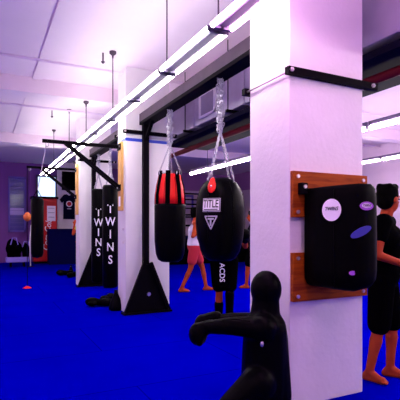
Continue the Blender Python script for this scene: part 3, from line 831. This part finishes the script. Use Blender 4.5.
# ------------------------------------------------------------ grappling dummy in front
def dummy():
    d0 = 3.0
    def P(px, py, dd=0): return at_d(px, py, d0 + dd)
    base = P(264, 228); 
    t = thing('grappling_dummy', (base.x, base.y, 0), 'black faceless grappling dummy kneeling against the nearest column, arms held out', 'grappling dummy')
    b = BM()
    hc = P(266, 289)
    ell(b, hc, (.108, .108, .128)); cap(b, P(266, 296), P(265, 318), .09, .105)
    # shoulders, torso
    cap(b, P(262, 328, -.12), P(266, 328, .12), .095, .095)
    cap(b, P(265, 330), P(264, 385), .15, .16); cap(b, P(268, 335, .02), P(270, 395, .02), .135, .15)
    cap(b, P(263, 385), P(262, 402), .165, .165)
    # arms
    for dd, dy in ((-.12, 2), (.13, -3)):
        sh = P(262, 326 + dy, dd); el = P(232, 324 + dy, dd * .9 - .02); wr = P(208, 325 + dy, dd * .6)
        cap(b, sh, el, .078, .06); cap(b, el, wr, .06, .045)
    # thighs forward, shins back on the floor
    for dd in (-.15, .15):
        hp = P(258, 384, dd * .8)
        kn = P(226, 412, dd)
        cap(b, hp, kn, .12, .085)
        ft = V((kn.x + .42 * R.x, kn.y + .42 * R.y, .07)); cap(b, kn, ft, .08, .06)
    o = obj('body', b, LEATHER, t, True); blend(o, .012, 5)
    for dd in (0.03, .0):
        pass
    for k, (px, py, dd) in enumerate(((198, 334, -.06), (203, 325, .09))):
        b = BM(); c = P(px, py, dd)
        ell(b, c, (.064, .064, .078)); cap(b, c + R * .03 + V((0, 0, .04)), c + R * .09 + V((0, 0, .05)), .045, .05)
        cap(b, c - F * .04 + R * .02, c - F * .05 - V((0, 0, .05)) + R * .01, .024, .022)
        blend(obj('mitt', b, LEATHER, t, True), .01, 4)
    b = BM(); tube(b, [P(222, 320, -.19), P(235, 319, -.2), P(250, 321, -.2)], .004, 6); obj('arm_seam', b, CHROME if False else LEATHER, t)
    b = BM(); p = P(262, 344, -.17); ell(b, p, (.012, .012, .02)); obj('zip_pull', b, CHROME, t, True)
dummy()

# ------------------------------------------------------------ floor clutter by the columns
def glove(c, ang, lab, s=1.0):
    t = thing('boxing_glove', c, lab, 'boxing glove', 'black gloves on the floor by the columns')
    M = Matrix.Translation(V(c)) @ rotz(ang) @ Matrix.Scale(s, 4)
    b = BM(); ell(b, (.05, 0, .065), (.10, .075, .063)); cap(b, (-.02, 0, .06), (-.10, 0, .055), .052, .05); cap(b, (.0, .07, .05), (.07, .075, .05), .028, .026)
    bmesh.ops.transform(b, matrix=M, verts=b.verts[:]); blend(obj('mitt', b, VINYL, t, True), .01, 3)
    b = BM(); cap(b, (-.11, 0, .058), (-.17, 0, .058), .056, .058); bmesh.ops.transform(b, matrix=M, verts=b.verts[:]); obj('cuff', b, LEATHER, t, True)
def atz(px, py):
    d = 440 * EYE / (py - 228); return at_d(px, py, d)
glove(atz(96, 306.5), camang + PI, 'black boxing glove lying on the blue floor left of middle column', 1.25)
glove(atz(109, 301), camang + 1.2, 'black boxing glove tucked close against the foot of middle column', 1.1)
glove(atz(63, 275.5), camang + PI, 'black boxing glove lying on the floor left of farthest column', 1.3)
glove(atz(74, 277), camang + 1.2, 'black boxing glove at the foot of the farthest column', 1.2)
def weight_bag(c, h, r, lab):
    t = thing('sand_bag', c, lab, 'sand bag', 'black sand bags at column feet')
    prof = [(h, .0), (h, r * .25), (h * .8, r * .3), (h * .55, r * .62), (h * .25, r * .95), (h * .06, r), (0, r * .8), (0, 0)]
    b = BM(); lathe(b, c, prof, 18); obj('sack', b, LEATHER, t, True)
    b = BM(); tube(b, [(c[0] - r * .2, c[1], h * .82), (c[0], c[1], h * .95), (c[0] + r * .2, c[1], h * .82)], .012, 6); obj('tie', b, CHROME, t)
p = atz(116, 310); weight_bag((p.x, p.y, 0), .33, .12, 'black tied sand bag standing at the left edge of middle column')
p = atz(69, 275); weight_bag((p.x + .1, p.y + .25, 0), .27, .08, 'small black sand bag standing at the foot of the farthest column')

# ------------------------------------------------------------ far left furniture
# drinks machine
def cooler():
    y = 17.55
    p0, p1 = at_y(38, 259, y), at_y(57, 199, y)
    x0, x1, z1 = p0.x - .15, p1.x, p1.z
    t = thing('drinks_machine', ((x0 + x1) / 2, y, 0), 'tall red drinks machine with white script beside the white partition', 'vending machine')
    b = BM(); box(b, x0, x1, y, y + .6, .08, z1, .02); obj('cabinet', b, REDM, t)
    b = BM(); box(b, x0 + .03, x1 - .03, y + .03, y + .57, 0, .08); obj('plinth', b, BLACKM, t)
    b = BM(); box(b, x0 - .08, x1 + .05, y - .04, y + .62, z1, z1 + .08); obj('top_cap', b, BLACKM, t)
    q0, q1 = at_y(47, 221, y), at_y(55.5, 206, y)
    b = BM(); box(b, q0.x, q1.x, y - .02, y + .01, q0.z, q1.z, .004); w = obj('display_panel', b, PRINTW, t); w['label'] = 'white display panel'
    b = BM()
    for i in range(3): box(b, q0.x + .04, q1.x - .04, y - .026, y - .021, q0.z + .14 + i * .17, q0.z + .155 + i * .17)
    obj('shelf_strip', b, HOUSM, w)
    c = at_y(47.5, 235, y - .01)
    tb = text_bm('Coca-Cola', .31, .004, .9, shear=.35); place(tb, (c.x, y - .006, c.z), (0, -1, 0), roll=PI / 2 - .1); obj('script', tb, PRINTW, t)['label'] = 'white script'
cooler()
# navy counter mat standing in front of the partition
y = 16.9; p0, p1 = at_y(49, 262, y), at_y(79, 229, y)
t = thing('front_desk', ((p0.x + p1.x) / 2, y, 0), 'dark navy desk in front of the white partition by the red machine', 'desk')
b = BM(); box(b, p0.x, p1.x + .3, y, y + .5, 0, p1.z - .03, .01); obj('front_panel', b, MATTEN, t)
b = BM(); box(b, p0.x - .03, p1.x + .33, y - .04, y + .54, p1.z - .03, p1.z + .01, .005); obj('desk_top', b, MATTEN, t)
# shirt on partition
def shirt():
    y = YP - .03; k = 17.6 / 440
    c = at_y(69, 207, y)
    t = thing('hanging_shirt', c, 'dark navy t-shirt with round red and white print hung on partition', 't-shirt')
    pts = [(-.20, .50), (-.09, .52), (0, .46), (.09, .52), (.20, .50), (.36, .30), (.27, .17), (.21, .24), (.22, -.46), (-.22, -.46), (-.21, .24), (-.27, .17), (-.36, .30)]
    p = poly(pts, .04); place(p, (c.x, y, c.z - .02), (0, -1, 0)); s = obj('fabric', p, CLOTHN, t)
    g = grid(.24, .24, ellipse=True); place(g, (c.x, y - .045, c.z + .12), (0, -1, 0)); q = obj('print', g, PRINTW, t); q['label'] = 'round white and red print'
    g = grid(.17, .17, ellipse=True); place(g, (c.x, y - .05, c.z + .12), (0, -1, 0)); obj('print_centre', g, REDC, q)
    g = grid(.16, .035, 2, 1); place(g, (c.x, y - .045, c.z - .07), (0, -1, 0)); obj('print_line', g, PRINTG, t)
    b = BM(); tube(b, [(c.x, y - .02, c.z + .48), (c.x, y - .02, c.z + .60), (c.x + .03, y - .02, c.z + .62)], .008, 6); obj('hanger_hook', b, STEEL, t)
shirt()
# wall television
y = YP - .10; p0, p1 = at_y(62, 190, y), at_y(76, 172, y)
t = thing('wall_television', ((p0.x + p1.x) / 2, y, p0.z), 'dark flat screen high on the partition above the hanging shirt', 'television')
b = BM(); box(b, p0.x, p1.x, y, y + .06, p0.z, p1.z, .01); obj('casing', b, BLACKM, t)
b = BM(); box(b, p0.x + .04, p1.x - .04, y - .004, y, p0.z + .04, p1.z - .04); obj('screen', b, VINYL, t)
b = BM(); box(b, (p0.x + p1.x) / 2 - .08, (p0.x + p1.x) / 2 + .08, y + .06, YP, p0.z + .2, p0.z + .4); obj('wall_mount', b, BLACKM, t)
# bench, gear bags, mats at the far left
y = 16.6
p0, p1 = at_y(6, 262, y), at_y(28.5, 253, y)
t = thing('padded_bench', ((p0.x + p1.x) / 2, y, 0), 'long lavender padded bench below the blue window at far left', 'bench')
b = BM(); box(b, p0.x, p1.x, y - .2, y + .25, .16, .34, .03); obj('cushion', b, LAV, t)
for x in (p0.x + .15, p1.x - .15):
    for yy in (y - .15, y + .2):
        b = BM(); box(b, x - .03, x + .03, yy - .03, yy + .03, 0, .17); obj('leg', b, BLACKM, t)
def duffel(px, w, h, lab):
    c = at_y(px, 250, y + .02); c.z = .34
    t = thing('gear_bag', c, lab, 'bag', 'dark gear bags on the bench')
    b = BM(); ell(b, (c.x, c.y, c.z + h * .47), (w / 2, .2, h * .47)); ell(b, (c.x - w * .15, c.y, c.z + h * .62), (w * .3, .16, h * .42)); box(b, c.x - w * .4, c.x + w * .4, c.y - .14, c.y + .14, c.z, c.z + h * .3)
    blend(obj('sack', b, CLOTHB, t, True), .03, 4)
    b = BM(); tube(b, [(c.x - .12, c.y - .18, c.z + h * .7), (c.x - .06, c.y - .2, c.z + h * 1.08), (c.x + .06, c.y - .2, c.z + h * 1.08), (c.x + .12, c.y - .18, c.z + h * .7)], .02, 6); obj('handle', b, LAV, t)
duffel(14, .55, .62, 'larger dark gear bag on the lavender bench at far left')
duffel(25.6, .26, .50, 'smaller dark gear bag on the lavender bench near its right end')
# lit sign strip beneath window
y = Y1 - .05; p0, p1 = at_y(10, 215, y), at_y(24, 208, y)
b = BM(); box(b, p0.x, p1.x, y, y + .03, p0.z, p1.z)
tag(obj('wall_banner', b, mat('pale_lilac_print', (.55, .5, .9), .6)), 'pale lilac banner across the blue window at far left', 'banner')
b = BM(); p = at_y(30.5, 255, 16.3); tube(b, [(p.x, p.y, 0), (p.x - .02, p.y, .9), (p.x + .02, p.y, 1.45)], .02, 8); 
t = thing('pole_stand', (p.x, p.y, 0), 'thin white pole on the floor just left of red machine', 'pole'); obj('pole', b, PRINTW, t, True)
b = BM(); lathe(b, p, [(.03, 0), (.03, .03), (.01, .14), (0, .15), (0, 0)], 14); obj('foot', b, BLACKM, t)

# ------------------------------------------------------------ boxing ring beyond
def ring():
    rx0, rx1, ry0, ry1 = 5.45, 9.35, 14.8, 18.2
    t = thing('boxing_ring', ((rx0 + rx1) / 2, (ry0 + ry1) / 2, 0), 'raised boxing ring with black skirt and ropes at the back of the room', 'boxing ring')
    b = BM(); box(b, rx0 - .3, rx1 + .3, ry0 - .0, ry1 + .2, 0, .95, .02); obj('skirt', b, CLOTHB, t)
    b = BM(); box(b, rx0 - .3, rx1 + .3, ry0 + .02, ry1 + .2, .95, 1.0); obj('canvas', b, MATTEN, t)
    cs = [(rx0, ry0 + .3), (rx1, ry0 + .3), (rx1, ry1), (rx0, ry1)]
    for x, y in cs:
        b = BM(); box(b, x - .06, x + .06, y - .06, y + .06, .98, 2.85); p = obj('corner_post', b, BLACKM, t)
        b = BM(); box(b, x - .11, x + .11, y - .11, y + .11, 1.5, 2.75, .03); obj('corner_pad', b, CLOTHN, p)
    for z in (1.45, 1.85, 2.25, 2.65):
        for (x0, y0), (x1, y1) in zip(cs, cs[1:] + cs[:1]):
            b = BM(); tube(b, [(x0, y0, z), (x1, y1, z)], .03, 8); obj('rope', b, VINYL, t)
ring()
# darker purple panel band and door frame on the far right wall
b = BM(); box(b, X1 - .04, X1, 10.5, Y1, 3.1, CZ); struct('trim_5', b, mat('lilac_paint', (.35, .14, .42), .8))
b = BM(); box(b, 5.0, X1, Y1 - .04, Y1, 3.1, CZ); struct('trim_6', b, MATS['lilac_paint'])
def door(n, x0, x1, y, z1):
    f = BM(); box(f, x0 - .1, x0, y - .06, y, 0, z1 + .1); box(f, x1, x1 + .1, y - .06, y, 0, z1 + .1); box(f, x0, x1, y - .06, y, z1, z1 + .1)
    o = obj('door_%d' % n, f, SLATM); o['kind'] = 'structure'
    b = BM(); box(b, x0, x1, y - .03, y - .005, 0, z1); l = obj('door_leaf', b, PINKW, o)
    b = BM(); ell(b, (x1 - .1, y - .06, 1.0), (.03, .03, .03)); obj('door_handle', b, CHROME, l)
door(1, 7.9, 8.9, Y1, 2.8)

# ------------------------------------------------------------ world and view
w = bpy.data.worlds.new('world'); scene.world = w; w.use_nodes = True
w.node_tree.nodes['Background'].inputs['Color'].default_value = (.05, .03, .07, 1)
scene.view_settings.view_transform = 'Standard'; scene.view_settings.look = 'None'
scene.view_settings.gamma = 1.0; scene.view_settings.use_curve_mapping = False
scene.view_settings.exposure = 1.36
